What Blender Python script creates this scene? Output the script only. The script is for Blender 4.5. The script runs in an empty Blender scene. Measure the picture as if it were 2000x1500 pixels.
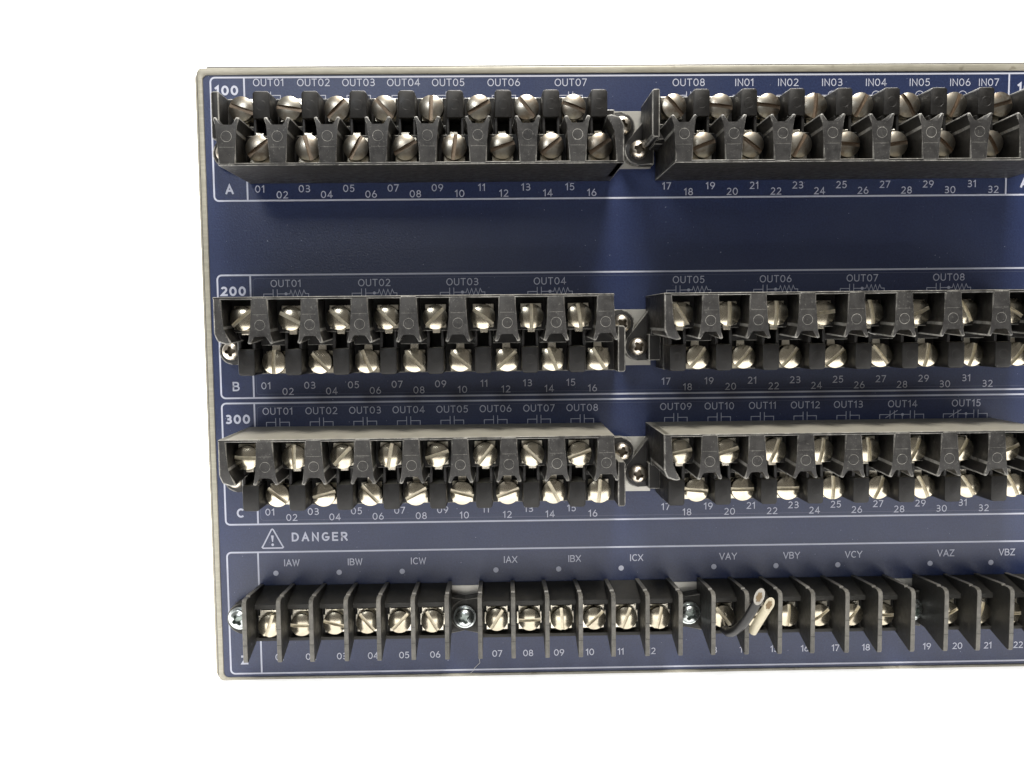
import bpy, bmesh, math, random
from mathutils import Vector, Matrix
random.seed(7)
MM = 0.001
SC = bpy.context.scene
COL = SC.collection

def V(x, z, w):                       # millimetres on the panel: x right, z up, w out of the panel
    return Vector((x * MM, -w * MM, z * MM))

# ------------------------------------------------------------------ camera
CX, CZ, CW, F = 4.7978, 7.0251, 310.0592, 1667.86
RX, RY, RZ = 0.0728, 0.0169, 0.0103
def mat3(a, b, c):
    Rx = Matrix(((1,0,0),(0,math.cos(a),-math.sin(a)),(0,math.sin(a),math.cos(a))))
    Ry = Matrix(((math.cos(b),0,math.sin(b)),(0,1,0),(-math.sin(b),0,math.cos(b))))
    Rz = Matrix(((math.cos(c),-math.sin(c),0),(math.sin(c),math.cos(c),0),(0,0,1)))
    return Rz @ Rx @ Ry
R3 = mat3(RX, RY, RZ)                 # rows: camera right, up, back, in (x, z, w)
cam_d = bpy.data.cameras.new("camera")
cam = bpy.data.objects.new("camera", cam_d); COL.objects.link(cam)
rows = [Vector((R3[i][0], -R3[i][2], R3[i][1])) for i in range(3)]
M = Matrix((rows[0], rows[1], rows[2])).transposed().to_4x4()
M.translation = V(CX, CZ, CW)
cam.matrix_world = M
cam_d.sensor_width = 36.0
cam_d.lens = 36.0 * F / 2000.0
cam_d.clip_start = 0.005; cam_d.clip_end = 20.0
SC.camera = cam

# ------------------------------------------------------------------ world, lamps, exposure
world = bpy.data.worlds.new("World"); SC.world = world; world.use_nodes = True
bg = world.node_tree.nodes["Background"]
bg.inputs[0].default_value = (1.0, 0.955, 0.90, 1); bg.inputs[1].default_value = 0.22
SC.view_settings.view_transform = 'Standard'
SC.view_settings.look = 'None'
SC.view_settings.exposure = 0.0
SC.view_settings.gamma = 1.0

def area(name, loc, target, size, power, col, size_y=None):
    d = bpy.data.lights.new(name, 'AREA'); d.energy = power; d.color = col
    d.size = size
    if size_y: d.shape = 'RECTANGLE'; d.size_y = size_y
    o = bpy.data.objects.new(name, d); COL.objects.link(o)
    o.location = V(*loc)
    dirv = V(*target) - V(*loc)
    o.rotation_euler = dirv.to_track_quat('-Z', 'Y').to_euler()
    return o
area("key_lamp", (125, 1150, 590), (50, -20, 0), 0.34, 34.0, (1.0, 0.955, 0.88), 0.26)
area("fill_lamp", (-250, 420, 800), (60, -20, 0), 0.20, 2.2, (0.92, 0.96, 1.0))
area("sweep_lamp", (80, 1100, -350), (80, 100, -900), 1.4, 34.0, (1.0, 1.0, 1.0), 0.5)  # added lamp that blows the backdrop out to white

# ------------------------------------------------------------------ materials
def new_mat(name):
    m = bpy.data.materials.new(name); m.use_nodes = True
    nt = m.node_tree
    for n in list(nt.nodes): nt.nodes.remove(n)
    out = nt.nodes.new('ShaderNodeOutputMaterial'); b = nt.nodes.new('ShaderNodeBsdfPrincipled')
    nt.links.new(b.outputs[0], out.inputs[0])
    return m, nt, b
def node(nt, t, **k):
    n = nt.nodes.new(t)
    for a, v in k.items(): setattr(n, a, v)
    return n
def noise(nt, scale, detail=4, rough=0.6, coord=None, loc=None):
    n = node(nt, 'ShaderNodeTexNoise'); n.inputs['Scale'].default_value = scale
    n.inputs['Detail'].default_value = detail; n.inputs['Roughness'].default_value = rough
    if coord is not None: nt.links.new(coord, n.inputs['Vector'])
    return n
def ramp(nt, src, stops):
    r = node(nt, 'ShaderNodeValToRGB')
    e = r.color_ramp.elements
    while len(e) < len(stops): e.new(0.5)
    for i, (p, c) in enumerate(stops):
        e[i].position = p; e[i].color = (c[0], c[1], c[2], 1) if hasattr(c, '__len__') else (c, c, c, 1)
    nt.links.new(src, r.inputs[0]); return r
def mix(nt, fac, a, b):
    m = node(nt, 'ShaderNodeMix', data_type='RGBA')
    for i, s in ((0, fac), (6, a), (7, b)):
        if hasattr(s, 'is_output'): nt.links.new(s, m.inputs[i])
        elif i == 0: m.inputs[0].default_value = s
        else: m.inputs[i].default_value = (s[0], s[1], s[2], 1)
    return m.outputs[2]
def math_n(nt, op, a, b):
    m = node(nt, 'ShaderNodeMath', operation=op)
    for i, s in enumerate((a, b)):
        if hasattr(s, 'is_output'): nt.links.new(s, m.inputs[i])
        else: m.inputs[i].default_value = s
    return m.outputs[0]
def bump(nt, b, h, strength, dist):
    n = node(nt, 'ShaderNodeBump'); n.inputs['Strength'].default_value = strength
    n.inputs['Distance'].default_value = dist
    nt.links.new(h, n.inputs['Height']); nt.links.new(n.outputs[0], b.inputs['Normal'])
def world_pos(nt):
    return node(nt, 'ShaderNodeNewGeometry').outputs['Position']

def make_plastic(name, dark, dust, dusty, rough, speck=0.5, top_lit=0.0):
    m, nt, b = new_mat(name)
    p = world_pos(nt)
    big = noise(nt, 70, 5, 0.62, p); fine = noise(nt, 1500, 3, 0.7, p); mid = noise(nt, 420, 6, 0.7, p)
    patch = ramp(nt, big.outputs[0], [(0.38, 0.0), (0.68, 1.0)]).outputs[0]
    grain = ramp(nt, mid.outputs[0], [(0.40, 0.0), (0.72, 1.0)]).outputs[0]
    sp = ramp(nt, fine.outputs[0], [(0.60, 0.0), (0.70, 1.0)]).outputs[0]
    f = math_n(nt, 'MULTIPLY', patch, 0.45)
    f = math_n(nt, 'ADD', f, math_n(nt, 'MULTIPLY', grain, 0.55))
    f = math_n(nt, 'MULTIPLY', f, dusty)
    f = math_n(nt, 'ADD', f, math_n(nt, 'MULTIPLY', sp, speck * dusty))
    c = mix(nt, f, dark, dust)
    if top_lit:                                        # ledges facing up paled: dust, with overhead light put into its colour
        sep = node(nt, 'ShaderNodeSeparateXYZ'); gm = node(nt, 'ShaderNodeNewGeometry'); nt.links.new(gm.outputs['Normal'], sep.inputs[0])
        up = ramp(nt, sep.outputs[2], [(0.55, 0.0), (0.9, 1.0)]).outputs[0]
        lay = math_n(nt, 'MULTIPLY', up, math_n(nt, 'ADD', math_n(nt, 'MULTIPLY', grain, 0.14), top_lit))
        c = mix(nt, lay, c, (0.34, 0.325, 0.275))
    nt.links.new(c, b.inputs['Base Color'])
    r = math_n(nt, 'ADD', math_n(nt, 'MULTIPLY', grain, 0.22), rough)
    nt.links.new(r, b.inputs['Roughness'])
    b.inputs['Specular IOR Level'].default_value = 0.32
    bump(nt, b, mid.outputs[0], 0.25, 0.00012)
    return m
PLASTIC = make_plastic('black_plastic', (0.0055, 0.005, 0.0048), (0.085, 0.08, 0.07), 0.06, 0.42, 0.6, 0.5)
SCUFFED_LIT = make_plastic('scuffed_lit_plastic', (0.012, 0.0115, 0.0115), (0.15, 0.145, 0.135), 0.17, 0.42, 2.2, 0.5)  # paler copy for front faces: room sheen painted in along with scuffs
WORN_LIT = make_plastic('worn_lit_edge', (0.026, 0.025, 0.024), (0.38, 0.37, 0.34), 0.9, 0.32, 0.8, 0.35)  # pale bevel edges: wear plus a rim highlight put into the colour
STRIP_PLASTIC = make_plastic('strip_plastic', (0.010, 0.0098, 0.009), (0.09, 0.084, 0.07), 0.16, 0.46, 0.5)
STRIP_WORN = make_plastic('strip_worn_edge', (0.045, 0.044, 0.040), (0.20, 0.19, 0.17), 0.6, 0.40, 0.4)

def make_panel():
    m, nt, b = new_mat('navy_panel')
    p = world_pos(nt)
    fine = noise(nt, 1500, 3, 0.7, p); big = noise(nt, 26, 4, 0.6, p); sp = noise(nt, 1100, 1, 0.5, p)
    c = mix(nt, ramp(nt, fine.outputs[0], [(0.32, 0.0), (0.70, 1.0)]).outputs[0], (0.006, 0.011, 0.044), (0.014, 0.025, 0.074))
    c = mix(nt, math_n(nt, 'MULTIPLY', ramp(nt, big.outputs[0], [(0.42, 0.0), (0.75, 1.0)]).outputs[0], 0.35), c, (0.024, 0.034, 0.070))
    c = mix(nt, math_n(nt, 'MULTIPLY', ramp(nt, sp.outputs[0], [(0.76, 0.0), (0.79, 1.0)]).outputs[0], 0.5), c, (0.30, 0.32, 0.40))
    nt.links.new(c, b.inputs['Base Color'])
    for rot, sc in ((0.5, 1.0), (-0.9, 1.3)):           # faint hairline scratches
        mp = node(nt, 'ShaderNodeMapping'); mp.inputs['Rotation'].default_value = (0, rot, 0); mp.inputs['Scale'].default_value = (0.05, 1, sc)
        nt.links.new(p, mp.inputs[0]); sn = noise(nt, 700, 2, 0.5, mp.outputs[0]); sn2 = noise(nt, 60, 2, 0.5, p)
        k = math_n(nt, 'MULTIPLY', ramp(nt, sn.outputs[0], [(0.735, 0.0), (0.76, 1.0)]).outputs[0], ramp(nt, sn2.outputs[0], [(0.5, 0.0), (0.6, 1.0)]).outputs[0])
        c = mix(nt, math_n(nt, 'MULTIPLY', k, 0.30), c, (0.16, 0.17, 0.22))
    nt.links.new(c, b.inputs['Base Color'])
    sm = noise(nt, 14, 5, 0.6, p)
    nt.links.new(math_n(nt, 'ADD', math_n(nt, 'MULTIPLY', sm.outputs[0], 0.30), 0.21), b.inputs['Roughness'])
    b.inputs['Specular IOR Level'].default_value = 0.5
    bump(nt, b, fine.outputs[0], 0.7, 0.00012)
    return m
PANEL = make_panel()

def make_simple(name, col, rough, metal=0.0, var=0.12, scale=300, bmp=0.05, spec=0.5):
    m, nt, b = new_mat(name)
    p = world_pos(nt); n = noise(nt, scale, 5, 0.65, p)
    lo = tuple(c * (1 - var) for c in col); hi = tuple(min(1, c * (1 + var)) for c in col)
    nt.links.new(mix(nt, n.outputs[0], lo, hi), b.inputs['Base Color'])
    b.inputs['Roughness'].default_value = rough; b.inputs['Metallic'].default_value = metal
    b.inputs['Specular IOR Level'].default_value = spec
    if bmp: bump(nt, b, n.outputs[0], bmp, 0.0001)
    return m
PRINT = make_simple('pale_screen_print', (0.36, 0.375, 0.45), 0.55, var=0.10, scale=900)
EMBOSS = make_simple('film_edge', (0.060, 0.070, 0.115), 0.30, var=0.1)
WIRE_BLACK = make_simple('black_wire_jacket', (0.008, 0.008, 0.0085), 0.42, var=0.4, scale=900)
WIRE_WHITE = make_simple('cream_wire_jacket', (0.46, 0.42, 0.31), 0.45, var=0.10, scale=400)
COPPER = make_simple('copper_strand', (0.15, 0.11, 0.065), 0.5, metal=0.5, var=0.5, scale=2500)
HAIR = make_simple('hair', (0.05, 0.05, 0.05), 0.5)
SHEET = make_simple('glowing_white_sheet', (0.93, 0.93, 0.93), 0.9, var=0.005, bmp=0)
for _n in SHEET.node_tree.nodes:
    if _n.type == 'BSDF_PRINCIPLED':               # added glow, so that shadows on the sheet wash out to white
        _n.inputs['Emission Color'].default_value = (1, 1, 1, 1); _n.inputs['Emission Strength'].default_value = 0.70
DARKGAP = make_simple('dark_seam', (0.02, 0.017, 0.013), 0.7)

def make_case():
    m, nt, b = new_mat('beige_case_paint')
    p = world_pos(nt)
    n = noise(nt, 260, 6, 0.7, p); ch = noise(nt, 140, 3, 0.5, p)
    mp = node(nt, 'ShaderNodeMapping'); mp.inputs['Scale'].default_value = (0.12, 1, 1); nt.links.new(p, mp.inputs[0])
    st = noise(nt, 900, 4, 0.6, mp.outputs[0])
    c = mix(nt, n.outputs[0], (0.20, 0.19, 0.155), (0.30, 0.285, 0.235))
    c = mix(nt, math_n(nt, 'MULTIPLY', ramp(nt, st.outputs[0], [(0.45, 0.0), (0.75, 1.0)]).outputs[0], 0.35), c, (0.48, 0.46, 0.38))
    c = mix(nt, math_n(nt, 'MULTIPLY', ramp(nt, ch.outputs[0], [(0.655, 0.0), (0.70, 1.0)]).outputs[0], 0.7), c, (0.12, 0.10, 0.07))
    nt.links.new(c, b.inputs['Base Color'])
    b.inputs['Roughness'].default_value = 0.42; b.inputs['Metallic'].default_value = 0.25
    bump(nt, b, n.outputs[0], 0.3, 0.00015)
    return m
CASE = make_case()

def make_brushed():
    m, nt, b = new_mat('brushed_aluminium')
    p = world_pos(nt)
    mp = node(nt, 'ShaderNodeMapping'); mp.inputs['Scale'].default_value = (0.08, 1, 1); nt.links.new(p, mp.inputs[0])
    st = noise(nt, 3500, 3, 0.6, mp.outputs[0]); n = noise(nt, 200, 4, 0.6, p)
    c = mix(nt, st.outputs[0], (0.34, 0.333, 0.31), (0.50, 0.49, 0.455))
    c = mix(nt, math_n(nt, 'MULTIPLY', n.outputs[0], 0.3), c, (0.38, 0.35, 0.29))
    nt.links.new(c, b.inputs['Base Color'])
    b.inputs['Roughness'].default_value = 0.42; b.inputs['Metallic'].default_value = 0.75
    bump(nt, b, st.outputs[0], 0.25, 0.00005)
    return m
BRUSHED = make_brushed()

def make_screw_metal(name, clean, tarnish, amount, rough):
    m, nt, b = new_mat(name)
    tc = node(nt, 'ShaderNodeTexCoord'); oi = node(nt, 'ShaderNodeObjectInfo')
    add = node(nt, 'ShaderNodeVectorMath', operation='ADD')
    nt.links.new(tc.outputs['Object'], add.inputs[0])
    cmb = node(nt, 'ShaderNodeCombineXYZ')
    for i in range(3): nt.links.new(oi.outputs['Random'], cmb.inputs[i])
    nt.links.new(cmb.outputs[0], add.inputs[1])
    v = add.outputs[0]
    a = noise(nt, 320, 5, 0.7, v); f = noise(nt, 2600, 4, 0.7, v); g = noise(nt, 900, 5, 0.7, v)
    t = ramp(nt, a.outputs[0], [(0.42, 0.0), (0.72, 1.0)]).outputs[0]
    t = math_n(nt, 'MULTIPLY', t, math_n(nt, 'ADD', math_n(nt, 'MULTIPLY', oi.outputs['Random'], amount), amount * 0.5))
    c = mix(nt, t, clean, tarnish)
    c = mix(nt, math_n(nt, 'MULTIPLY', ramp(nt, f.outputs[0], [(0.64, 0.0), (0.72, 1.0)]).outputs[0], 0.22), c, (0.14, 0.10, 0.06))
    nt.links.new(c, b.inputs['Base Color'])
    b.inputs['Metallic'].default_value = 1.0
    r = math_n(nt, 'ADD', math_n(nt, 'MULTIPLY', a.outputs[0], 0.16), rough)
    nt.links.new(r, b.inputs['Roughness'])
    bump(nt, b, a.outputs[0], 0.06, 0.0001)
    return m
SCREW = make_screw_metal('nickel_screw', (0.47, 0.428, 0.335), (0.37, 0.33, 0.26), 0.9, 0.13)
DUSTY_SCREW = make_screw_metal('dull_screw', (0.34, 0.32, 0.275), (0.21, 0.17, 0.13), 1.1, 0.24)
PLATE = make_screw_metal('plated_clamp', (0.72, 0.68, 0.58), (0.40, 0.33, 0.22), 0.4, 0.20)
ZINC = make_screw_metal('zinc_screw', (0.56, 0.60, 0.60), (0.30, 0.33, 0.30), 0.5, 0.20)
MOUNT = make_screw_metal('steel_screw', (0.60, 0.55, 0.47), (0.32, 0.26, 0.19), 0.6, 0.24)

# ------------------------------------------------------------------ mesh helpers
def finish(bm, name, mats, smooth=35, recalc=True):
    if recalc: bmesh.ops.recalc_face_normals(bm, faces=bm.faces[:])
    if isinstance(mats, list) and len(mats) == 3:          # front faces take the paler copy with painted sheen, walls the darker
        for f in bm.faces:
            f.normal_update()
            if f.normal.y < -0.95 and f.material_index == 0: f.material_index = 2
    me = bpy.data.meshes.new(name); bm.to_mesh(me); bm.free()
    for m in (mats if isinstance(mats, (list, tuple)) else [mats]): me.materials.append(m)
    if smooth:
        me.shade_smooth(); me.set_sharp_from_angle(angle=math.radians(smooth))
    return me
def link(name, me, parent=None, loc=(0, 0, 0), rot=0.0, label=None):
    o = bpy.data.objects.new(name, me); COL.objects.link(o)
    if parent is not None: o.parent = parent
    o.location = V(*loc)
    o.rotation_euler = (0, -rot, 0)    # turn in the panel plane, counter-clockwise seen from the camera
    if label: o['label'] = label
    return o
def loft(bm, front, back, w1, w0, bev=0.0, seg=2, mi=1, side_bev=True):
    """prism between two outlines of the same vertex count; front outline at w1, back at w0; bevelled front edge"""
    n = len(front)
    vf = [bm.verts.new(V(x, z, w1)) for x, z in front]; vb = [bm.verts.new(V(x, z, w0)) for x, z in back]
    fs = [bm.faces.new(vf), bm.faces.new(vb[::-1])]
    for i in range(n):
        j = (i + 1) % n
        fs.append(bm.faces.new([vf[j], vf[i], vb[i], vb[j]]))
    if bev > 0:
        es = [e for e in bm.edges if e.verts[0] in vf and e.verts[1] in vf]
        if side_bev: es += [e for i in range(n) for e in vf[i].link_edges if e.other_vert(vf[i]) == vb[i]]
        bmesh.ops.bevel(bm, geom=list(set(es)), offset=bev * MM, offset_type='OFFSET', segments=seg, profile=0.5,
                        affect='EDGES', clamp_overlap=True, material=mi)
def box(bm, x0, x1, z0, z1, w0, w1, bev=0.0, seg=2, mi=1):
    o = [(x0, z0), (x1, z0), (x1, z1), (x0, z1)]
    loft(bm, o, o, w1, w0, bev, seg, mi)
def ring(bm, cx, cz, w, r, t, h, n=20, mi=0):
    a, b, c, d = [], [], [], []
    for i in range(n):
        q = 2 * math.pi * i / n; s, k = math.sin(q), math.cos(q)
        a.append(bm.verts.new(V(cx + (r - t) * k, cz + (r - t) * s, w)))
        b.append(bm.verts.new(V(cx + r * k, cz + r * s, w + h)))
        c.append(bm.verts.new(V(cx + (r + t) * k, cz + (r + t) * s, w)))
    for i in range(n):
        j = (i + 1) % n
        for p, q_ in ((a, b), (b, c)):
            f = bm.faces.new([p[i], p[j], q_[j], q_[i]]); f.material_index = mi
def lathe(bm, prof, n=40):
    rings = []
    for r, w in prof:
        if r < 1e-6: rings.append([bm.verts.new(V(0, 0, w))]); continue
        rings.append([bm.verts.new(V(r * math.cos(2 * math.pi * i / n), r * math.sin(2 * math.pi * i / n), w)) for i in range(n)])
    for a, b in zip(rings[:-1], rings[1:]):
        for i in range(n):
            j = (i + 1) % n
            if len(a) == 1: bm.faces.new([a[0], b[i], b[j]])
            elif len(b) == 1: bm.faces.new([a[i], a[j], b[0]])
            else: bm.faces.new([a[i], a[j], b[j], b[i]])
def boolean(me_a, me_b, name, mats, smooth=35):
    a = bpy.data.objects.new('tmp_a', me_a); b = bpy.data.objects.new('tmp_b', me_b)
    COL.objects.link(a); COL.objects.link(b)
    md = a.modifiers.new('b', 'BOOLEAN'); md.operation = 'DIFFERENCE'; md.object = b; md.solver = 'EXACT'; md.material_mode = 'TRANSFER'
    dg = bpy.context.evaluated_depsgraph_get(); dg.update()
    me = bpy.data.meshes.new_from_object(a.evaluated_get(dg)); me.name = name
    bpy.data.objects.remove(a); bpy.data.objects.remove(b)
    if len(me.materials) < len(mats):
        for m in mats[len(me.materials):]: me.materials.append(m)
    me.shade_smooth(); me.set_sharp_from_angle(angle=math.radians(smooth))
    return me

# ---- screws
def slotted(name, R, H, slot, mat, dome=1.1, smat=None):
    bm = bmesh.new()
    prof = [(0, 0), (R * 0.99, 0), (R, 0.15), (R, H - dome - 0.15)]
    K = 8; rc = (R * R + dome * dome) / (2 * dome)
    for k in range(K, -1, -1):
        r = R * 0.985 * k / K
        prof.append((r, H - rc + math.sqrt(rc * rc - r * r)))
    lathe(bm, prof, 44)
    a = finish(bm, 'a', mat)
    bm = bmesh.new(); box(bm, -R * 1.5, R * 1.5, -slot / 2, slot / 2, H - 1.35, H + 3)
    b = finish(bm, 'b', smat or SLOT, 0)
    return boolean(a, b, name, [mat, smat or SLOT], 30)
def phillips(name, R, H, mat, arm, flange=0.0, rmat=None):
    bm = bmesh.new()
    prof = [(0, -1.0)]
    if flange: prof += [(R + flange, -1.0), (R + flange, -0.2), (R * 0.98, 0.0)]
    else: prof += [(R, -1.0), (R, 0.1)]
    K = 7
    for k in range(1, K + 1):
        q = k / K; r = R * math.cos(q * math.pi / 2) ** 0.8 if k < K else 0
        prof.append((r, 0.1 + H * math.sin(q * math.pi / 2)))
    lathe(bm, prof, 40)
    a = finish(bm, 'a', mat)
    bm = bmesh.new()
    t = arm * 0.34
    cross = []
    for k in range(4):
        q = k * math.pi / 2
        for x, z in ((t * 1.25, -t * 1.25), (arm, -t * 0.72), (arm, t * 0.72)):
            cross.append((x * math.cos(q) - z * math.sin(q), x * math.sin(q) + z * math.cos(q)))
    small = [(x * 0.75, z * 0.75) for x, z in cross]
    loft(bm, cross, small, H + 0.4, H - 1.9)
    b = finish(bm, 'b', rmat or RECESS, 0)
    return boolean(a, b, name, [mat, rmat or RECESS], 30)
SLOT = make_simple('slot_metal', (0.50, 0.455, 0.35), 0.40, metal=0.6, var=0.6, scale=1100, bmp=0.3)
DARK_SLOT = make_simple('dark_slot_metal', (0.19, 0.145, 0.105), 0.45, metal=0.8, var=0.5, scale=1200, bmp=0.3)  # darker metal inside the slots of the dull screws
RECESS = make_simple('dark_recess', (0.10, 0.08, 0.055), 0.45, metal=0.5, var=0.3, scale=900)  # darker, rougher metal inside the cross recess
ME_SCREW = slotted('terminal_screw', 4.08, 3.5, 1.25, SCREW, 0.72)
ME_DULL = slotted('dull_terminal_screw', 4.15, 3.5, 1.3, DUSTY_SCREW, 0.9, DARK_SLOT)
ME_STRIP_SCREW = slotted('strip_screw', 4.0, 3.2, 1.15, SCREW, 0.8)
ME_MOUNT = phillips('mounting_screw', 3.25, 1.9, MOUNT, 2.0)
ME_ZINC = phillips('zinc_mounting_screw', 3.5, 2.3, ZINC, 2.2, 0.6, make_simple('zinc_recess', (0.22, 0.25, 0.235), 0.35, metal=0.9, var=0.4, scale=900))

def strip_shape(pts):                                    # small shared plates
    bm = bmesh.new(); loft(bm, pts, pts, 0.9, 0.0, 0.12, 1, 0); return finish(bm, 'contact_plate', PLATE)
# tall-tier plate: square with a bent tab towards the middle of the block (local -z)
ME_PLATE_HI = strip_shape([(-3.5, 4.2), (-3.5, -3.6), (-1.1, -3.6), (-1.1, -5.3), (1.4, -5.3), (1.4, -3.6), (3.5, -3.6), (3.5, 4.2)])
ME_PLATE_LO = strip_shape([(3.6, -4.1), (3.6, 3.4), (1.2, 3.4), (1.2, 6.4), (-1.4, 6.4), (-1.4, 3.4), (-3.6, 3.4), (-3.6, -4.1)])
def make_saddle():
    bm = bmesh.new()
    box(bm, -3.95, 3.95, -4.3, 4.6, 0, 0.9, 0.25, 1, 0)
    box(bm, -4.5, 4.5, -2.2, 2.2, 0.05, 0.75, 0.15, 1, 0)
    box(bm, -3.4, 3.4, 3.7, 4.4, 0.9, 1.35, 0.15, 1, 0)
    return finish(bm, 'contact_plate', PLATE)
ME_SADDLE = make_saddle()

# ---- two-tier block pieces (local: tall tier on top)
P2 = 15.8
def make_tall_post():
    bm = bmesh.new()
    fr = [(-2.75, 12.95), (-2.75, 2.1), (-4.25, -1.9), (-3.0, -2.15), (-2.15, 0.85), (2.15, 0.85), (3.0, -2.15), (4.25, -1.9), (2.75, 2.1), (2.75, 12.95)]
    bk = [(-2.95, 12.95), (-2.95, 2.8), (-5.1, -0.9), (-3.8, -1.2), (-2.4, 0.8), (2.4, 0.8), (3.8, -1.2), (5.1, -0.9), (2.95, 2.8), (2.95, 12.95)]
    loft(bm, fr, bk, 35.2, 19.0, 0.5, 3)
    ring(bm, 0, 3.95, 35.19, 1.65, 0.07, 0.07, mi=1)
    box(bm, -2.3, 2.3, 7.22, 7.38, 35.15, 35.25, 0.03, 1, 1)
    return finish(bm, 'tall_post', [PLASTIC, WORN_LIT, SCUFFED_LIT])
def make_low_post():
    bm = bmesh.new()
    o = [(-2.8, -4.1), (-2.8, -12.2), (-2.2, -12.95), (2.2, -12.95), (2.8, -12.2), (2.8, -4.1)]
    bk = [(-3.0, -4.1), (-3.0, -12.4), (-2.4, -12.95), (2.4, -12.95), (3.0, -12.4), (3.0, -4.1)]
    loft(bm, o, bk, 24.0, 13.0, 0.4, 2, 0)
    box(bm, -2.85, -1.9, -4.15, 1.6, 8, 23.2, 0.2, 1, 0)
    box(bm, 1.9, 2.85, -4.15, 1.6, 8, 23.2, 0.2, 1, 0)
    ring(bm, 0, -8.3, 23.99, 1.6, 0.08, 0.05, mi=0)
    return finish(bm, 'low_post', [PLASTIC, WORN_LIT])
def make_end_wall():
    bm = bmesh.new()
    fr = [(-65.8, 13), (-65.8, 1.2), (-64.7, -1.3), (-61.8, -2.3), (-60.1, -2.0), (-63.2, 3.0), (-63.2, 13)]
    bk = [(-65.8, 13), (-65.8, 1.2), (-65.2, -0.6), (-62.8, -1.2), (-61.0, -0.8), (-63.0, 4.0), (-63.0, 13)]
    loft(bm, fr, bk, 35.2, 10.0, 0.5, 2)
    return finish(bm, 'end_wall', [PLASTIC, WORN_LIT, SCUFFED_LIT])
def make_low_end_wall():
    bm = bmesh.new()
    o = [(65.2, 2.6), (65.2, -13), (67.3, -13), (67.8, -12.4), (67.8, 1.9), (67.2, 2.6)]
    loft(bm, o, o, 24.0, 2.0, 0.4, 2)
    return finish(bm, 'low_end_wall', [PLASTIC, WORN_LIT])
def make_housing():
    bm = bmesh.new()
    box(bm, -62.0, 65.3, -12.9, 3.0, 0.35, 14.2, 0.2, 1)       # floor of the low wells
    # solid under the low (screw) wells, open cavity under the tall screws
    for k in range(8):
        c = -50.9 + P2 * k
        box(bm, c - 4.8, c + 4.8, -3.0, 2.0, 5, 17.5, 0.2, 1)
    box(bm, -65.6, 62.4, 1.5, 12.6, 0.3, 24.2, 0.15, 1)        # floor of the tall wells
    box(bm, -65.8, 62.5, 12.15, 13.0, 0.32, 35.2, 0.22, 2)    # roof
    box(bm, -65.75, -63.3, -1.0, 12.5, 0.34, 12.0, 0.1, 1)
    return finish(bm, 'housing', [PLASTIC, WORN_LIT])
def hull_ear(sx, sz, x_in, zt, zb, r=4.9):
    """ear plate: round end under the mounting screw, tapering to the block body"""
    pts = [(x_in, zt), (x_in, zb)]
    for i in range(28):
        q = 2 * math.pi * i / 28; pts.append((sx + r * math.cos(q), sz + r * math.sin(q)))
    pts = sorted(set(pts))
    def half(p):
        h = []
        for a in p:
            while len(h) > 1 and (h[-1][0] - h[-2][0]) * (a[1] - h[-2][1]) - (h[-1][1] - h[-2][1]) * (a[0] - h[-2][0]) <= 0: h.pop()
            h.append(a)
        return h
    lo, up = half(pts), half(pts[::-1])
    return lo[:-1] + up[:-1]
def make_ear(left):
    bm = bmesh.new()
    if left: h = hull_ear(-69.3, -5.2, -62.5, 12.0, -10.1)
    else: h = hull_ear(69.2, 3.2, 63.5, 8.1, -12.2)
    loft(bm, h, h, 4.6, 0.4, 0.5, 2)
    if left: box(bm, -66.2, -62.0, -9.9, -0.6, 4.5, 9.5, 0.3, 1)
    return finish(bm, 'mounting_ear', [PLASTIC, WORN_LIT])
ME_TALL, ME_LOW, ME_ENDW, ME_LOWW, ME_HOUSE = make_tall_post(), make_low_post(), make_end_wall(), make_low_end_wall(), make_housing()
ME_EAR_L, ME_EAR_R = make_ear(True), make_ear(False)

# ------------------------------------------------------------------ the setting
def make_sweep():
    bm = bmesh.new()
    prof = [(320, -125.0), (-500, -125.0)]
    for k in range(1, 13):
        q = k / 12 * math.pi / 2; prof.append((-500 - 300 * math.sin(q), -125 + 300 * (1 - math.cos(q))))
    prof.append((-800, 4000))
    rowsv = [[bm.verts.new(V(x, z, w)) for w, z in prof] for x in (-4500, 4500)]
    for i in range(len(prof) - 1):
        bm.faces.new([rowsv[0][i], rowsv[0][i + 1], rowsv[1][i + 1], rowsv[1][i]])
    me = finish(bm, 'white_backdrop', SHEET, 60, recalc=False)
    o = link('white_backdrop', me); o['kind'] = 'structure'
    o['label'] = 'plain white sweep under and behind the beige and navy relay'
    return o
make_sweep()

# ------------------------------------------------------------------ the relay
relay = bpy.data.objects.new('protection_relay', None); COL.objects.link(relay)
relay.location = V(120, -125, -90); relay.empty_display_size = 0.02
relay['label'] = 'beige metal relay case with a navy blue rear panel full of black screw terminal blocks'
relay['category'] = 'relay'
class Root:                                                # parts keep their panel coordinates
    pass
OFF = (-120, 125, 90)
def part(name, me, loc=(0, 0, 0), rot=0.0, label=None):
    o = link(name, me, relay, (loc[0] + OFF[0], loc[1] + OFF[1], loc[2] + OFF[2]), rot, label)
    return o
XL, XR, ZT, ZB = -97.9, 337.0, 94.8, -123.5
def rrect(x0, x1, z0, z1, r, n=6):
    pts = []
    for cx, cz, a in ((x1 - r, z1 - r, 0), (x0 + r, z1 - r, 90), (x0 + r, z0 + r, 180), (x1 - r, z0 + r, 270)):
        for k in range(n + 1):
            q = math.radians(a + 90 * k / n); pts.append((cx + r * math.cos(q), cz + r * math.sin(q)))
    return pts
bm = bmesh.new()
o = rrect(-101.0, XR + 3.3, -124.9, 97.0, 2.6); loft(bm, o, o, -0.9, -180, 0.9, 3, 0, side_bev=False)
part('case_body', finish(bm, 'case_body', CASE))
bm = bmesh.new(); box(bm, -97.6, XR, 96.8, 98.9, -170, -3.2, 0.3, 1, 0)
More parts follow.
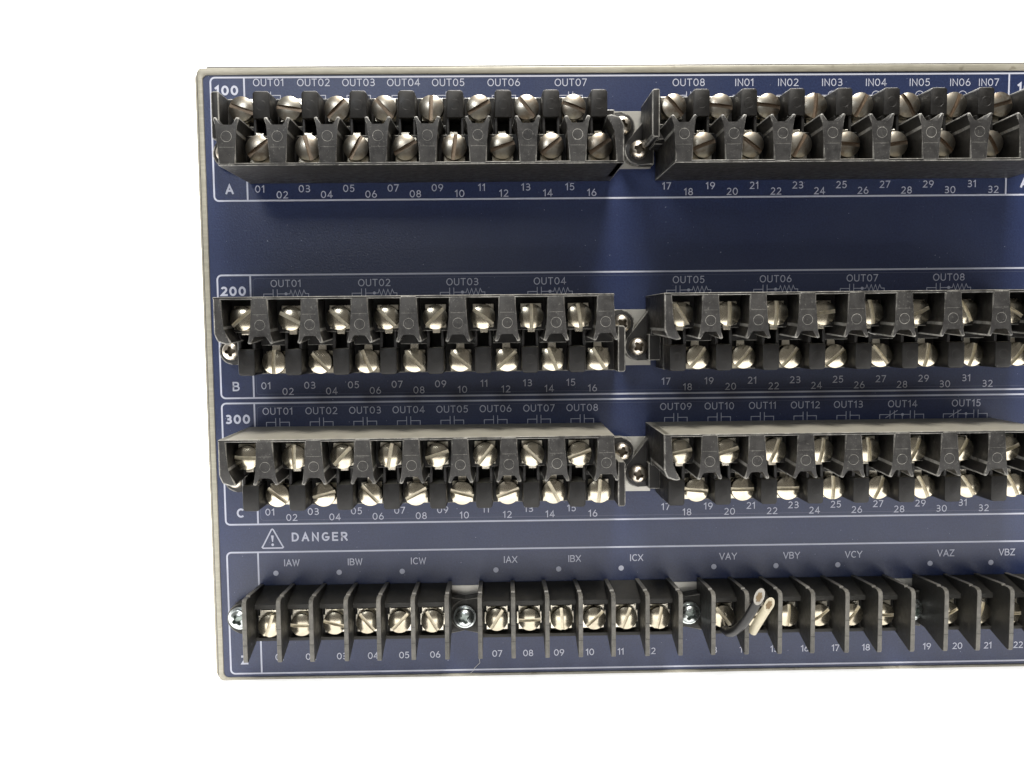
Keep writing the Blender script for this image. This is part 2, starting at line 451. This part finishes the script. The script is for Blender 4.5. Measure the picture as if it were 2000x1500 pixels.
part('top_cover', finish(bm, 'top_cover', make_simple('grey_cover_paint', (0.15, 0.145, 0.13), 0.5, metal=0.2)))
# front lip of the case round the panel: outer outline minus panel opening, as a ring
def ring_plate(name, outer, inner, w1, w0, mat, bev=0.25):
    bm = bmesh.new(); n = len(outer)
    L = [[bm.verts.new(V(x, z, w)) for x, z in s] for s, w in ((outer, w1), (inner, w1), (inner, w0), (outer, w0))]
    for a in range(4):
        A, B = L[a], L[(a + 1) % 4]
        for i in range(n):
            j = (i + 1) % n; bm.faces.new([A[i], A[j], B[j], B[i]])
    bmesh.ops.recalc_face_normals(bm, faces=bm.faces[:])
    if bev:
        s = set(L[0] + L[1])
        es = [e for e in bm.edges if (e.verts[0] in L[0] and e.verts[1] in L[0]) or (e.verts[0] in L[1] and e.verts[1] in L[1])]
        bmesh.ops.bevel(bm, geom=es, offset=bev * MM, offset_type='OFFSET', segments=2, profile=0.5, affect='EDGES')
    return finish(bm, name, mat)
part('front_lip', ring_plate('front_lip', rrect(-99.75, XR + 1.8, -124.5, 97.2, 1.6), rrect(XL, XR, ZB, ZT, 1.9), 0.5, -1.6, CASE, 0.3))
part('dark_seam', ring_plate('dark_seam', rrect(-100.3, XR + 2.3, -124.62, 97.32, 1.8), rrect(-99.65, XR + 1.7, -124.45, 97.1, 1.5), -0.75, -1.7, DARKGAP, 0))
bm = bmesh.new(); o = rrect(XL + 0.02, XR - 0.02, ZB + 0.02, ZT - 0.02, 1.85); loft(bm, o, o, 0.0, -1.5)
part('navy_panel', finish(bm, 'navy_panel', PANEL))

# bare metal strips showing between the blocks
def metal_strip(x0, x1, z0, z1):
    bm = bmesh.new(); box(bm, x0, x1, z0, z1, -0.5, 0.25, 0.05, 1, 0)
    part('bare_metal_strip', finish(bm, 'bare_metal_strip', BRUSHED))
for zc, d in ((70.6, 0.7), (3.0, -2.1), (-43.3, -2.2)):
    metal_strip(46.0, 60.5, zc + d - 10.1, zc + d + 10.1)
    metal_strip(192.0, 206.5, zc + d - 10.1, zc + d + 10.1)
metal_strip(-85.5, 322, -105.6, -90.0)

# ------------------------------------------------------------------ print
def arc(cx, cz, rx, rz, a0, a1, n=14):
    return [(cx + rx * math.cos(math.radians(a0 + (a1 - a0) * k / n)), cz + rz * math.sin(math.radians(a0 + (a1 - a0) * k / n))) for k in range(n + 1)]
G = {}
def g(ch, w, *strokes): G[ch] = (w, strokes)
g('O', .82, ('c', arc(.41, .5, .41, .5, 0, 360, 28)[:-1]))
g('0', .64, ('c', arc(.32, .5, .32, .5, 0, 360, 26)[:-1]))
g('1', .30, ('o', [(.0, .80), (.24, 1.0), (.24, 0)]))
g('2', .58, ('o', arc(.29, .72, .27, .28, 160, -20, 12) + [(.47, .50), (.02, .0), (.60, .0)]))
g('3', .58, ('o', arc(.28, .75, .26, .25, 145, -80, 12) ), ('o', [(.16, .50)] + arc(.28, .26, .31, .26, 85, -145, 14)))
g('4', .64, ('o', [(.46, 0), (.46, 1.0), (.0, .26), (.66, .26)]))
g('5', .58, ('o', [(.52, 1.0), (.12, 1.0), (.08, .55)] + arc(.27, .32, .30, .32, 115, -150, 14)))
g('6', .62, ('c', arc(.31, .30, .30, .30, 0, 360, 20)[:-1]), ('o', [(.03, .38), (.14, .66), (.38, 1.0)]))
g('7', .56, ('o', [(.0, 1.0), (.56, 1.0), (.16, 0)]))
g('8', .60, ('c', arc(.30, .26, .29, .26, 0, 360, 18)[:-1]), ('c', arc(.30, .75, .24, .25, 0, 360, 18)[:-1]))
g('9', .62, ('c', arc(.31, .70, .30, .30, 0, 360, 20)[:-1]), ('o', [(.59, .62), (.48, .34), (.24, 0)]))
g('U', .66, ('o', [(0, 1)] + arc(.33, .32, .33, .32, 180, 360, 12) + [(.66, 1)]))
g('T', .64, ('o', [(0, 1), (.64, 1)]), ('o', [(.32, 1), (.32, 0)]))
g('I', .10, ('o', [(.05, 1), (.05, 0)]))
g('N', .66, ('o', [(0, 0), (0, 1), (.66, 0), (.66, 1)]))
g('A', .74, ('o', [(0, 0), (.37, 1), (.74, 0)]), ('o', [(.12, .32), (.62, .32)]))
g('B', .62, ('o', [(.33, 0), (0, 0), (0, 1), (.30, 1)] + arc(.32, .765, .24, .235, 85, -90, 8) + [(0, .53)]), ('o', [(.30, .53)] + arc(.33, .265, .29, .265, 85, -90, 8) + [(.28, 0)]))
g('C', .70, ('o', arc(.42, .5, .40, .5, 48, 312, 20)))
g('D', .70, ('c', [(0, 0), (0, 1), (.28, 1)] + arc(.30, .5, .40, .5, 88, -88, 14) + [(.28, 0)]))
g('E', .56, ('o', [(.56, 1), (0, 1), (0, 0), (.56, 0)]), ('o', [(0, .52), (.50, .52)]))
g('G', .76, ('o', arc(.42, .5, .41, .5, 48, 340, 20) + [(.80, .44), (.46, .44)]))
g('R', .64, ('o', [(0, 0), (0, 1), (.34, 1)] + arc(.36, .74, .25, .26, 88, -88, 10) + [(0, .48)]), ('o', [(.32, .48), (.64, 0)]))
g('V', .72, ('o', [(0, 1), (.36, 0), (.72, 1)]))
g('W', .98, ('o', [(0, 1), (.24, 0), (.49, .92), (.74, 0), (.98, 1)]))
g('X', .68, ('o', [(0, 1), (.68, 0)]), ('o', [(.68, 1), (0, 0)]))
g('Y', .70, ('o', [(0, 1), (.35, .46), (.70, 1)]), ('o', [(.35, .48), (.35, 0)]))
g('Z', .62, ('o', [(0, 1), (.62, 1), (0, 0), (.64, 0)]))
WP = [0.05]
def stroke(bm, pts, t, closed, w, caps=False):
    """flat ribbon of width t along pts, mitred"""
    Lf, Rt = [], []
    clean = [pts[0]]
    for p in pts[1:]:
        if math.hypot(p[0] - clean[-1][0], p[1] - clean[-1][1]) > 1e-3: clean.append(p)
    if closed and math.hypot(clean[0][0] - clean[-1][0], clean[0][1] - clean[-1][1]) < 1e-3: clean.pop()
    pts = clean; n = len(pts)
    if not closed and caps:
        for i0, i1 in ((0, 1), (n - 1, n - 2)):
            dx, dz = pts[i0][0] - pts[i1][0], pts[i0][1] - pts[i1][1]; l = math.hypot(dx, dz)
            if l < t * 0.9: continue
            pts[i0] = (pts[i0][0] + dx / l * t / 2, pts[i0][1] + dz / l * t / 2)
    for i in range(n):
        p = pts[i]
        a = pts[i - 1] if (i > 0 or closed) else None
        b = pts[(i + 1) % n] if (i < n - 1 or closed) else None
        def nrm(u, v):
            dx, dz = v[0] - u[0], v[1] - u[1]; l = math.hypot(dx, dz); return (-dz / l, dx / l)
        if a is None: nx, nz = nrm(p, b)
        elif b is None: nx, nz = nrm(a, p)
        else:
            n1, n2 = nrm(a, p), nrm(p, b); sx, sz = n1[0] + n2[0], n1[1] + n2[1]
            l = max(0.35, math.hypot(sx, sz)); nx, nz = sx / l, sz / l
            k = 1 / max(0.42, nx * n1[0] + nz * n1[1]); nx, nz = nx * k, nz * k
        Lf.append(bm.verts.new(V(p[0] + nx * t / 2, p[1] + nz * t / 2, w)))
        Rt.append(bm.verts.new(V(p[0] - nx * t / 2, p[1] - nz * t / 2, w)))
    for i in range(n if closed else n - 1):
        j = (i + 1) % n; bm.faces.new([Lf[i], Rt[i], Rt[j], Lf[j]])
def disc(bm, cx, cz, r, w, n=24):
    bm.faces.new([bm.verts.new(V(cx + r * math.cos(2 * math.pi * k / n), cz + r * math.sin(2 * math.pi * k / n), w)) for k in range(n)])
def flat(name, bm, mat=None, label=None):
    for f in bm.faces:
        if f.normal.length == 0: f.normal_update()
        f.normal_update()
        if f.normal.y > 0: f.normal_flip()
    return part(name, finish(bm, name, mat or PRINT, 0, recalc=False), label=label)
def text_strokes(bm, s, cx, cz, h, t, gap=0.26, w=0.05, sx=1.0):
    """centred at (cx, cz) with outer height h"""
    hh = h - t
    ws = [G[c][0] * hh * sx for c in s]
    tot = sum(ws) + gap * hh * (len(s) - 1)
    x = cx - tot / 2
    for c, wd in zip(s, ws):
        for k, (kind, pts) in enumerate(G[c][1]):
            stroke(bm, [(x + p[0] * hh * sx, cz - hh / 2 + p[1] * hh) for p in pts], t, kind == 'c', w + 0.012 * k, caps=True)
        x += wd + gap * hh
def word(name, s, cx, cz, h=2.65, t=0.33, gap=0.30, sx=1.06):
    bm = bmesh.new(); text_strokes(bm, s, cx, cz, h, t, gap, sx=sx); return flat(name, bm)

LT = 0.6
def frame(z1, z0, x0=-95.3, x1=334.0, divs=(-83.55,)):
    bm = bmesh.new(); stroke(bm, rrect(x0, x1, z0, z1, 1.6), LT, True, 0.05)
    for d in divs: stroke(bm, [(d, z1 - LT / 2), (d, z0 + LT / 2)], LT, False, 0.05)
    flat('printed_frame', bm)
frame(93.95, 51.0, divs=(-83.5, 189.4))
frame(24.65, -19.6); frame(-21.5, -66.1); frame(-76.5, -122.2, divs=(-83.95,))
for s, z in (('100', 89.5), ('200', 18.95), ('300', -27.3)): word('printed_number', s, -89.75, z, 3.4, 0.74, 0.52, 1.12)
for s, z in (('A', 55.05), ('B', -15.35), ('C', -61.8)): word('printed_letter', s, -89.85, z, 3.4, 0.56 if s == 'B' else 0.66, sx=1.12)
word('printed_letter', 'Z', -90.1, -117.0, 3.4, 0.78)
word('printed_number', '100', 196.6, 89.0, 3.4, 0.74, 0.52, 1.12); word('printed_letter', 'A', 196.0, 55.2, 3.3, 0.78)
word('printed_number', '300', 203.0, -31.2, 3.4, 0.74, 0.52, 1.12)
for zo, ze in ((55.1, 53.0), (-15.2, -17.35), (-61.6, -63.7)):
    for n in range(1, 33):
        x = -79.1 + 7.9 * (n - 1) + (19.0 if n > 16 else 0)
        word('printed_number', '%02d' % n, x, zo if n % 2 else ze, 2.55, 0.31, 0.36)
AL = [('OUT01', -74.96), ('OUT02', -59.1), ('OUT03', -43.2), ('OUT04', -27.3), ('OUT05', -11.5), ('OUT06', 8.2), ('OUT07', 32.0), ('OUT08', 74.1),
      ('IN01', 94.0), ('IN02', 109.7), ('IN03', 125.5), ('IN04', 141.35), ('IN05', 157.05), ('IN06', 171.7), ('IN07', 182.05)]
for i, (s, x) in enumerate(AL): word('printed_word', s, x, 92.2 - (x + 75) * 0.0052, 2.6, 0.28, 0.32)
for i, x in enumerate((-70.9, -39.2, -7.5, 24.1, 74.4, 106.1, 137.75, 169.5)): word('printed_word', 'OUT%02d' % (i + 1), x, 21.6, 2.6, 0.31, 0.34)
CL = [-75.2 + 15.83 * k for k in range(8)] + [69.95, 85.9, 101.8, 117.6, 133.5, 153.6, 177.2]
for i, x in enumerate(CL): word('printed_word', 'OUT%02d' % (i + 1), x, -24.5, 2.6, 0.31, 0.34)
TS = 0.24
def no_contact(bm, x0, x1, z, zt, zb, zdrop, b1, b2):
    """normally open contact: two plates with leads"""
    stroke(bm, [(x0, zdrop), (x0, z), (b1, z)], TS, False, 0.05); stroke(bm, [(b1, zt), (b1, zb)], TS, False, 0.062)
    stroke(bm, [(b2, zt), (b2, zb)], TS, False, 0.062); stroke(bm, [(b2, z), (x1, z), (x1, zdrop)], TS, False, 0.05)
for x in CL[:13]:
    bm = bmesh.new(); no_contact(bm, x - 4.15, x + 4.15, -28.55, -27.0, -30.2, -33.5, x - 0.78, x + 0.72); flat('contact_symbol', bm)
for x in CL[13:]:
    bm = bmesh.new()
    stroke(bm, [(x - 8.4, -33), (x - 8.4, -28.45), (x - 4.6, -28.45)], TS, False, .05)
    stroke(bm, [(x - 4.6, -27), (x - 4.6, -30)], TS, False, .062); stroke(bm, [(x - 3.0, -27), (x - 3.0, -30)], TS, False, .062)
    stroke(bm, [(x - 6.3, -29.7), (x - 1.8, -26.9)], TS, False, .074); stroke(bm, [(x - 3.0, -28.45), (x + 2.9, -28.45)], TS, False, .05)
    disc(bm, x, -28.45, .5, .086); stroke(bm, [(x, -28.45), (x, -33)], TS, False, .062)
    stroke(bm, [(x + 2.9, -27), (x + 2.9, -30)], TS, False, .062); stroke(bm, [(x + 4.5, -27), (x + 4.5, -30)], TS, False, .062)
    stroke(bm, [(x + 4.5, -28.45), (x + 7.9, -28.45), (x + 7.9, -33)], TS, False, .05)
    flat('contact_symbol', bm)
for x in (-70.9, -39.2, -7.5, 24.1, 74.4, 106.1, 137.75, 169.5):
    bm = bmesh.new(); z = 17.85
    stroke(bm, [(x - 8.0, 12), (x - 8.0, z), (x - 4.6, z)], TS, False, .05)
    stroke(bm, [(x - 4.6, 19.5), (x - 4.6, 16)], TS, False, .062); stroke(bm, [(x - 3.1, 19.5), (x - 3.1, 16)], TS, False, .062)
    zz = [(x + 1.75 + k * 0.78, z + (1.3 if k % 2 == 0 else -0.9)) for k in range(7)]
    stroke(bm, [(x - 3.1, z), (x + 1.4, z)] + zz + [(x + 7.0, z), (x + 8.1, z), (x + 8.1, 12)], TS, False, .05)
    disc(bm, x, z, .55, .074)
    flat('contact_symbol', bm)
for i, (s, x) in enumerate(AL):
    bm = bmesh.new(); zc = 87.7 - (x + 75) * .0052
    if s.startswith('IN') and s != 'IN07':
        stroke(bm, arc(x + (1.0 if s == 'IN06' else 0.1), zc - .05, 1.5, 1.5, 0, 360, 24)[:-1], TS, True, .05)
        stroke(bm, [(x - 4, 82), (x - 4, zc), (x - 1.5, zc)], TS, False, .05)
    elif s == 'IN07':
        stroke(bm, [(x + 2.4, zc + .9), (x + 4.2, zc - 1.4)], TS, False, .05); stroke(bm, [(x + 4.1, zc + .6), (x + 4.1, zc - 3)], TS, False, .062)
    else:
        no_contact(bm, x - 4.15, x + 4.15, zc, zc + 1.3, zc - 1.6, 82, x - .78, x + .72)
    flat('contact_symbol', bm)
# danger
bm = bmesh.new(); stroke(bm, [(-78.45 + 3.55 * a, z) for a, z in ((-1, -74.2), (-1.09, -74.65), (-1.0, -75.0), (1, -75.0), (1.09, -74.65), (1, -74.2), (.10, -68.2), (0, -67.95), (-.10, -68.2))], 0.5, True, .05)
disc(bm, -78.47, -73.75, .48, .05, 18)
bm.faces.new([bm.verts.new(V(x, z, .05)) for x, z in ((-78.95, -70.3), (-78.2, -70.3), (-78.0, -70.4), (-78.3, -72.7), (-78.65, -72.7), (-78.95, -70.5))])
flat('warning_triangle', bm, label='warning triangle with exclamation mark printed in pale grey')
word('printed_word', 'DANGER', -61.2, -71.0, 3.3, 0.62, 0.62)
for s, x in (('IAW', -71.7), ('IBW', -48.5), ('ICW', -25.2), ('IAX', 8.8), ('IBX', 32.5), ('ICX', 55.5), ('VAY', 89.6), ('VBY', 113.3), ('VCY', 136.5), ('VAZ', 171.1), ('VBZ', 194.1)):
    word('printed_word', s, x, -80.6, 2.55, 0.33, 0.26)
for x in (-77.6, -54.4, -31.2, 3.4, 26.6, 49.8, 84.3, 107.5, 130.65, 165.3, 188.2):
    bm = bmesh.new(); disc(bm, x, -84.45, 0.98, .05); flat('printed_dot', bm)
BQ, B0 = 11.53, -82.83
for n in range(1, 25):
    k = n + (n - 1) // 6
    word('printed_number', '%02d' % n, -88.73 + BQ * k, -116.15, 2.5, 0.33, 0.28)
for z1, z0 in ((23.4, -18.3), (-22.8, -64.6)):
    bm = bmesh.new(); stroke(bm, rrect(-82.6, 330, z0, z1, 1.2), 0.16, True, 0.04); flat('film_edge', bm, EMBOSS)

# ------------------------------------------------------------------ terminal blocks
def screw_obj(me, parent, x, z, w, ang, name='terminal_screw'):
    o = link(name, me, parent, (x, z, w), math.radians(ang))
    o.location = V(x + random.uniform(-.1, .1), z + random.uniform(-.1, .1), w + random.uniform(-.2, .15))
    o.rotation_euler = (random.uniform(-.05, .05), -math.radians(ang), random.uniform(-.05, .05))
    return o
def tier_block(cx, cz, flip, hi, lo, label, dull=False):
    b = part('terminal_block', ME_HOUSE, (cx, cz, 0), math.pi if flip else 0.0, label)
    link('end_wall', ME_ENDW, b); link('end_wall', ME_LOWW, b)
    for k in range(8):
        for me_, x_ in ((ME_TALL, -50.9), (ME_LOW, -59.1)):          # moulded pieces are never quite true
            d_ = link('divider_post', me_, b, (x_ + P2 * k + random.uniform(-.06, .06), random.uniform(-.03, .03), random.uniform(-.08, .08)))
            d_.rotation_euler = (0, random.uniform(-.006, .006), random.uniform(-.004, .004))
        link('contact_plate', ME_PLATE_HI, b, (-58.8 + P2 * k, 6.1, 24.2))
        link('contact_plate', ME_PLATE_LO, b, (-51.1 + P2 * k, -8.5, 14.2))
        f = 180 if flip else 0
        screw_obj(ME_DULL if dull else ME_SCREW, b, -58.8 + P2 * k, 6.1, 25.3, hi[k] + f)
        screw_obj(ME_DULL if dull else ME_SCREW, b, -51.1 + P2 * k, -8.55, 16.4, lo[k] + f)
    link('mounting_ear', ME_EAR_L, b); link('mounting_ear', ME_EAR_R, b)
    screw_obj(ME_MOUNT, b, -69.3, -5.2, 5.9, random.uniform(0, 90), 'mounting_screw')
    screw_obj(ME_MOUNT, b, 69.2, 3.2, 5.9, random.uniform(0, 90), 'mounting_screw')
    return b
R_ = lambda l: l[::-1]       # flipped blocks list their screws from the other end
tier_block(-19.9, 69.95, True, R_([38, -75, 62, 30, 82, 18, 38, 33]), R_([-20, -8, 45, -48, 88, 30, -52, -22]),
           'upper left dusty two-tier block with its tall tier below, marked A01 to 16', True)
tier_block(124.5, 69.95, True, R_([20, -38, 62, -4, 8, -42, -60, 10]), R_([-50, -8, -8, 85, 62, -60, 68, 15]),
           'upper right dusty two-tier block with its tall tier below, marked A17 to 32', True)
tier_block(-19.9, 2.8, False, [41, -28, -43, -48, 45, -37, 90, -82], [88, -47, -68, -48, -40, 42, -68, -60],
           'two-tier block of the second row under the 200 mark, left of the gap')
tier_block(124.5, 2.8, False, [-58, 88, 88, 8, -80, 25, -62, -30], [52, 50, 50, 42, -52, 80, 75, 55],
           'two-tier block of the second row, right of the gap')
tier_block(-19.9, -43.1, False, [-3, 90, 47, 80, 18, 52, -45, 20], [-38, 15, -47, 28, -15, 20, -62, 85],
           'two-tier block of the third row under the 300 mark, left of the gap')
tier_block(124.5, -43.1, False, [12, 18, 68, 80, -85, 68, 60, 22], [-5, 0, 0, 90, 68, -65, -58, -62],
           'two-tier block of the third row, right of the gap')

# ---- barrier strips along the bottom
def wz_prism(bm, prof, x0, x1, bev=0.0, mi=1, only_front=None):
    a = [bm.verts.new(V(x0, z, w)) for w, z in prof]; b = [bm.verts.new(V(x1, z, w)) for w, z in prof]
    fs = [bm.faces.new(a), bm.faces.new(b[::-1])]
    for i in range(len(prof)):
        j = (i + 1) % len(prof); fs.append(bm.faces.new([a[j], a[i], b[i], b[j]]))
    bmesh.ops.recalc_face_normals(bm, faces=fs)
    if bev:
        es = set()
        for i in range(len(prof)):
            j = (i + 1) % len(prof)
            for L in (a, b):
                e = bm.edges.get((L[i], L[j]))
                if e: es.add(e)
        bmesh.ops.bevel(bm, geom=list(es), offset=bev * MM, offset_type='OFFSET', segments=1, profile=.5, affect='EDGES', material=mi)
def make_barrier():
    bm = bmesh.new()
    prof = [(0.3, -88.3), (17.6, -86.9), (18.2, -87.5), (19.0, -87.0), (21.6, -86.9), (22.9, -87.5), (23.3, -88.9), (23.3, -108.2), (22.9, -108.9), (21.9, -108.9), (10.0, -105.2), (0.3, -105.2)]
    wz_prism(bm, prof, -0.76, 0.76, 0.14)
    for f in bm.faces:
        f.normal_update()
        if abs(f.normal.x) < 0.5: f.material_index = 1
    for z in (-97.2, -102.8):
        box(bm, -0.7, 0.7, z - .07, z + .07, 23.2, 23.36)
    return finish(bm, 'barrier', [STRIP_PLASTIC, STRIP_WORN])
def make_strip():
    bm = bmesh.new(); L = 6 * BQ
    prof = [(0.3, -88.9), (13.0, -92.0), (13.0, -93.6), (9.6, -94.0), (9.6, -104.2), (12.4, -104.2), (12.4, -105.3), (0.3, -105.3)]
    wz_prism(bm, prof, 0.0, L)
    for s in (-1, 1):                              # mounting ears with a rounded end
        xs = -5.8 if s < 0 else L + 5.8
        h = hull_ear(xs, -99.3, 0 if s < 0 else L, -92.6, -106.4, 5.6)
        loft(bm, h, h, 5.9 - (0.0 if s < 0 else 0.4), 0.35, 0.4, 2)
    return finish(bm, 'barrier_strip', [STRIP_PLASTIC, STRIP_WORN])
ME_BARRIER, ME_STRIP = make_barrier(), make_strip()
ANG = [[72, -2, -15, -50, 45, -60], [58, 2, -86, 42, 68, 78], [-52, 15, 85, 35, 50, -3], [25, 70, -2, 40, -30, 60]]
LAB = ['leftmost six-way barrier strip below the DANGER mark', 'six-way barrier strip numbered 07 to 12, second from the left',
       'six-way barrier strip holding the cut cable stub', 'rightmost barrier strip, cut off by the edge of the photo']
for s in range(4):
    x0 = B0 + BQ * 7 * s
    b = part('barrier_strip', ME_STRIP, (x0, 0, 0), 0, LAB[s])
    for k in range(7):
        d_ = link('barrier', ME_BARRIER, b, (BQ * k, 0, 0)); d_.rotation_euler = (0, 0, random.uniform(-.012, .012))
    for k in range(6):
        xc = BQ * (k + .5)
        link('contact_plate', ME_SADDLE, b, (xc, -98.9, 9.65))
        screw_obj(ME_STRIP_SCREW, b, xc + .05, -98.7 + (0.0 if s else [-.9, -.7, -.3, 0, 0, 0][k]), 11.2, ANG[s][k])
    screw_obj(ME_ZINC, b, BQ * 6.5 + (-.2, .8, 1.7, 1.7)[s], -99.4, 7.5, [25, 60, 40, 10][s], 'mounting_screw')
    if s == 0: screw_obj(ME_ZINC, b, -6.5, -98.6, 7.5, 30, 'mounting_screw')

# ------------------------------------------------------------------ cut cable stub
def tube(bm, path, r, cut_n, cap=True, n=20, mi=0):
    P = [V(*p) for p in path]
    # resample with Catmull-Rom
    Q = []
    for i in range(len(P) - 1):
        p0, p1, p2, p3 = P[max(0, i - 1)], P[i], P[i + 1], P[min(len(P) - 1, i + 2)]
        for k in range(6):
            t = k / 6
            Q.append(0.5 * ((2 * p1) + (p2 - p0) * t + (2 * p0 - 5 * p1 + 4 * p2 - p3) * t * t + (3 * p1 - p0 - 3 * p2 + p3) * t ** 3))
    Q.append(P[-1]); rings = []; up = Vector((0, -1, 0))
    for i, q in enumerate(Q):
        d = (Q[min(i + 1, len(Q) - 1)] - Q[max(i - 1, 0)]).normalized()
        u = up.cross(d).normalized(); v = d.cross(u)
        ring_ = [q + (u * math.cos(2 * math.pi * k / n) + v * math.sin(2 * math.pi * k / n)) * r * MM for k in range(n)]
        if i == len(Q) - 1:
            ring_ = [p + d * ((q - p).dot(cut_n) / d.dot(cut_n)) for p in ring_]
        rings.append([bm.verts.new(p) for p in ring_])
    # keep intermediate rings behind the oblique cut
    d = (Q[-1] - Q[-2]).normalized()
    for rg in rings[:-1]:
        for vtx in rg:
            over = (vtx.co - Q[-1]).dot(cut_n) / d.dot(cut_n)
            if over > -0.0001: vtx.co -= d * (over + 0.0001 + 0.00005)
    for a, b in zip(rings[:-1], rings[1:]):
        for k in range(n):
            bm.faces.new([a[k], a[(k + 1) % n], b[(k + 1) % n], b[k]])
    bm.faces.new(rings[0][::-1])
    # annular cut face and recessed core
    c = Q[-1]; last = rings[-1]
    inner = [bm.verts.new(c + (p.co - c) * 0.72) for p in last]
    deep = [bm.verts.new(c + (p.co - c) * 0.70 - d * 0.0003) for p in last]
    for k in range(n):
        f = bm.faces.new([last[k], last[(k + 1) % n], inner[(k + 1) % n], inner[k]]); f.material_index = 1
        f = bm.faces.new([inner[k], inner[(k + 1) % n], deep[(k + 1) % n], deep[k]]); f.material_index = 1
    bm.faces.new(deep).material_index = 1
    return c, d, last
stub = bpy.data.objects.new('cable_stub', None); COL.objects.link(stub); stub.empty_display_size = .005
stub.location = V(86, -101, 14)
stub['label'] = 'cut cable stub of one black and one cream wire at the bottom barrier strip'
stub['category'] = 'cable'
CUT = (V(-.10, .36, .92) / MM).normalized()
RIND = make_simple('cut_rubber_face', (0.23, 0.22, 0.20), 0.6, var=0.45, scale=2500)
CREAM_RIND = make_simple('cut_cream_face', (0.36, 0.33, 0.25), 0.5, var=0.2, scale=2500)
def wire(name, path, r, mat, label, rind):
    bm = bmesh.new(); c, d, last = tube(bm, path, r, CUT)
    o = link(name, finish(bm, name, [mat, rind]), stub, (-86, 101, -14), 0, label)
    for k in range(7):
        a = 2 * math.pi * k / 6; rr = 0 if k == 6 else 0.62
        u = Vector((0, -1, 0)).cross(d).normalized(); v = d.cross(u)
        cc = c + (u * math.cos(a) + v * math.sin(a)) * rr * r * .62 * MM
        cc = cc + d * ((c - cc).dot(CUT) / d.dot(CUT)) - d * 0.0001
        bm = bmesh.new(); n = 8; A = []; B = []
        for j in range(n):
            q = 2 * math.pi * j / n; off = (u * math.cos(q) + v * math.sin(q)) * r * .22 * MM
            p = cc + off; p = p + d * ((cc - p).dot(CUT) / d.dot(CUT))
            A.append(bm.verts.new(p)); B.append(bm.verts.new(p - d * .0008))
        bm.faces.new(A); bm.faces.new(B[::-1])
        for j in range(n): bm.faces.new([A[j], A[(j + 1) % n], B[(j + 1) % n], B[j]])
        s = bpy.data.objects.new('copper_strand', finish(bm, 'copper_strand', COPPER)); COL.objects.link(s); s.parent = o
wire('black_wire', [(84.9, -103.6, 12.3), (85.6, -102.6, 18.5), (87.6, -98.4, 24.0), (89.9, -92.6, 27.6), (92.2, -86.3, 29.6)], 1.62, WIRE_BLACK, 'black wire with an oblique cut end', RIND)
wire('cream_wire', [(93.0, -102.3, 19.3), (94.4, -98.5, 21.0), (95.9, -94.7, 22.5), (97.4, -91.0, 24.0)], 1.6, WIRE_WHITE, 'cream wire with an oblique cut end', CREAM_RIND)

# ------------------------------------------------------------------ stray hair on the panel
def hair(pts, name, label):
    bm = bmesh.new()
    P = [V(*p) for p in pts]; n = 5; rings = []
    for i, q in enumerate(P):
        d = (P[min(i + 1, len(P) - 1)] - P[max(i - 1, 0)]).normalized(); u = Vector((0, -1, 0)).cross(d).normalized(); v = d.cross(u)
        rings.append([bm.verts.new(q + (u * math.cos(2 * math.pi * k / n) + v * math.sin(2 * math.pi * k / n)) * .00007) for k in range(n)])
    for a, b in zip(rings[:-1], rings[1:]):
        for k in range(n): bm.faces.new([a[k], a[(k + 1) % n], b[(k + 1) % n], b[k]])
    bm.faces.new(rings[0][::-1]); bm.faces.new(rings[-1])
    o = link(name, finish(bm, name, LINT)); o['label'] = label; o['category'] = 'lint'
LINT = make_simple('pale_lint', (0.45, 0.44, 0.42), 0.6)
hair([(-2.6, -116.0, .5), (-3.1, -118.3, .3), (-3.0, -119.6, .2), (-4.3, -120.8, .2), (-5.1, -121.6, .2), (-5.4, -122.5, .2), (-6.6, -123.3, .6)],
     'lint_thread', 'thin stray thread lying across the lower frame line beside number 07')
hair([(127.5, 1.0, 24.4), (129.5, 2.3, 24.8), (132, 1.4, 24.4), (134.5, 2.2, 24.8), (136.5, .8, 24.2)],
     'lint_thread', 'short pale thread caught between posts of the second-row right block')
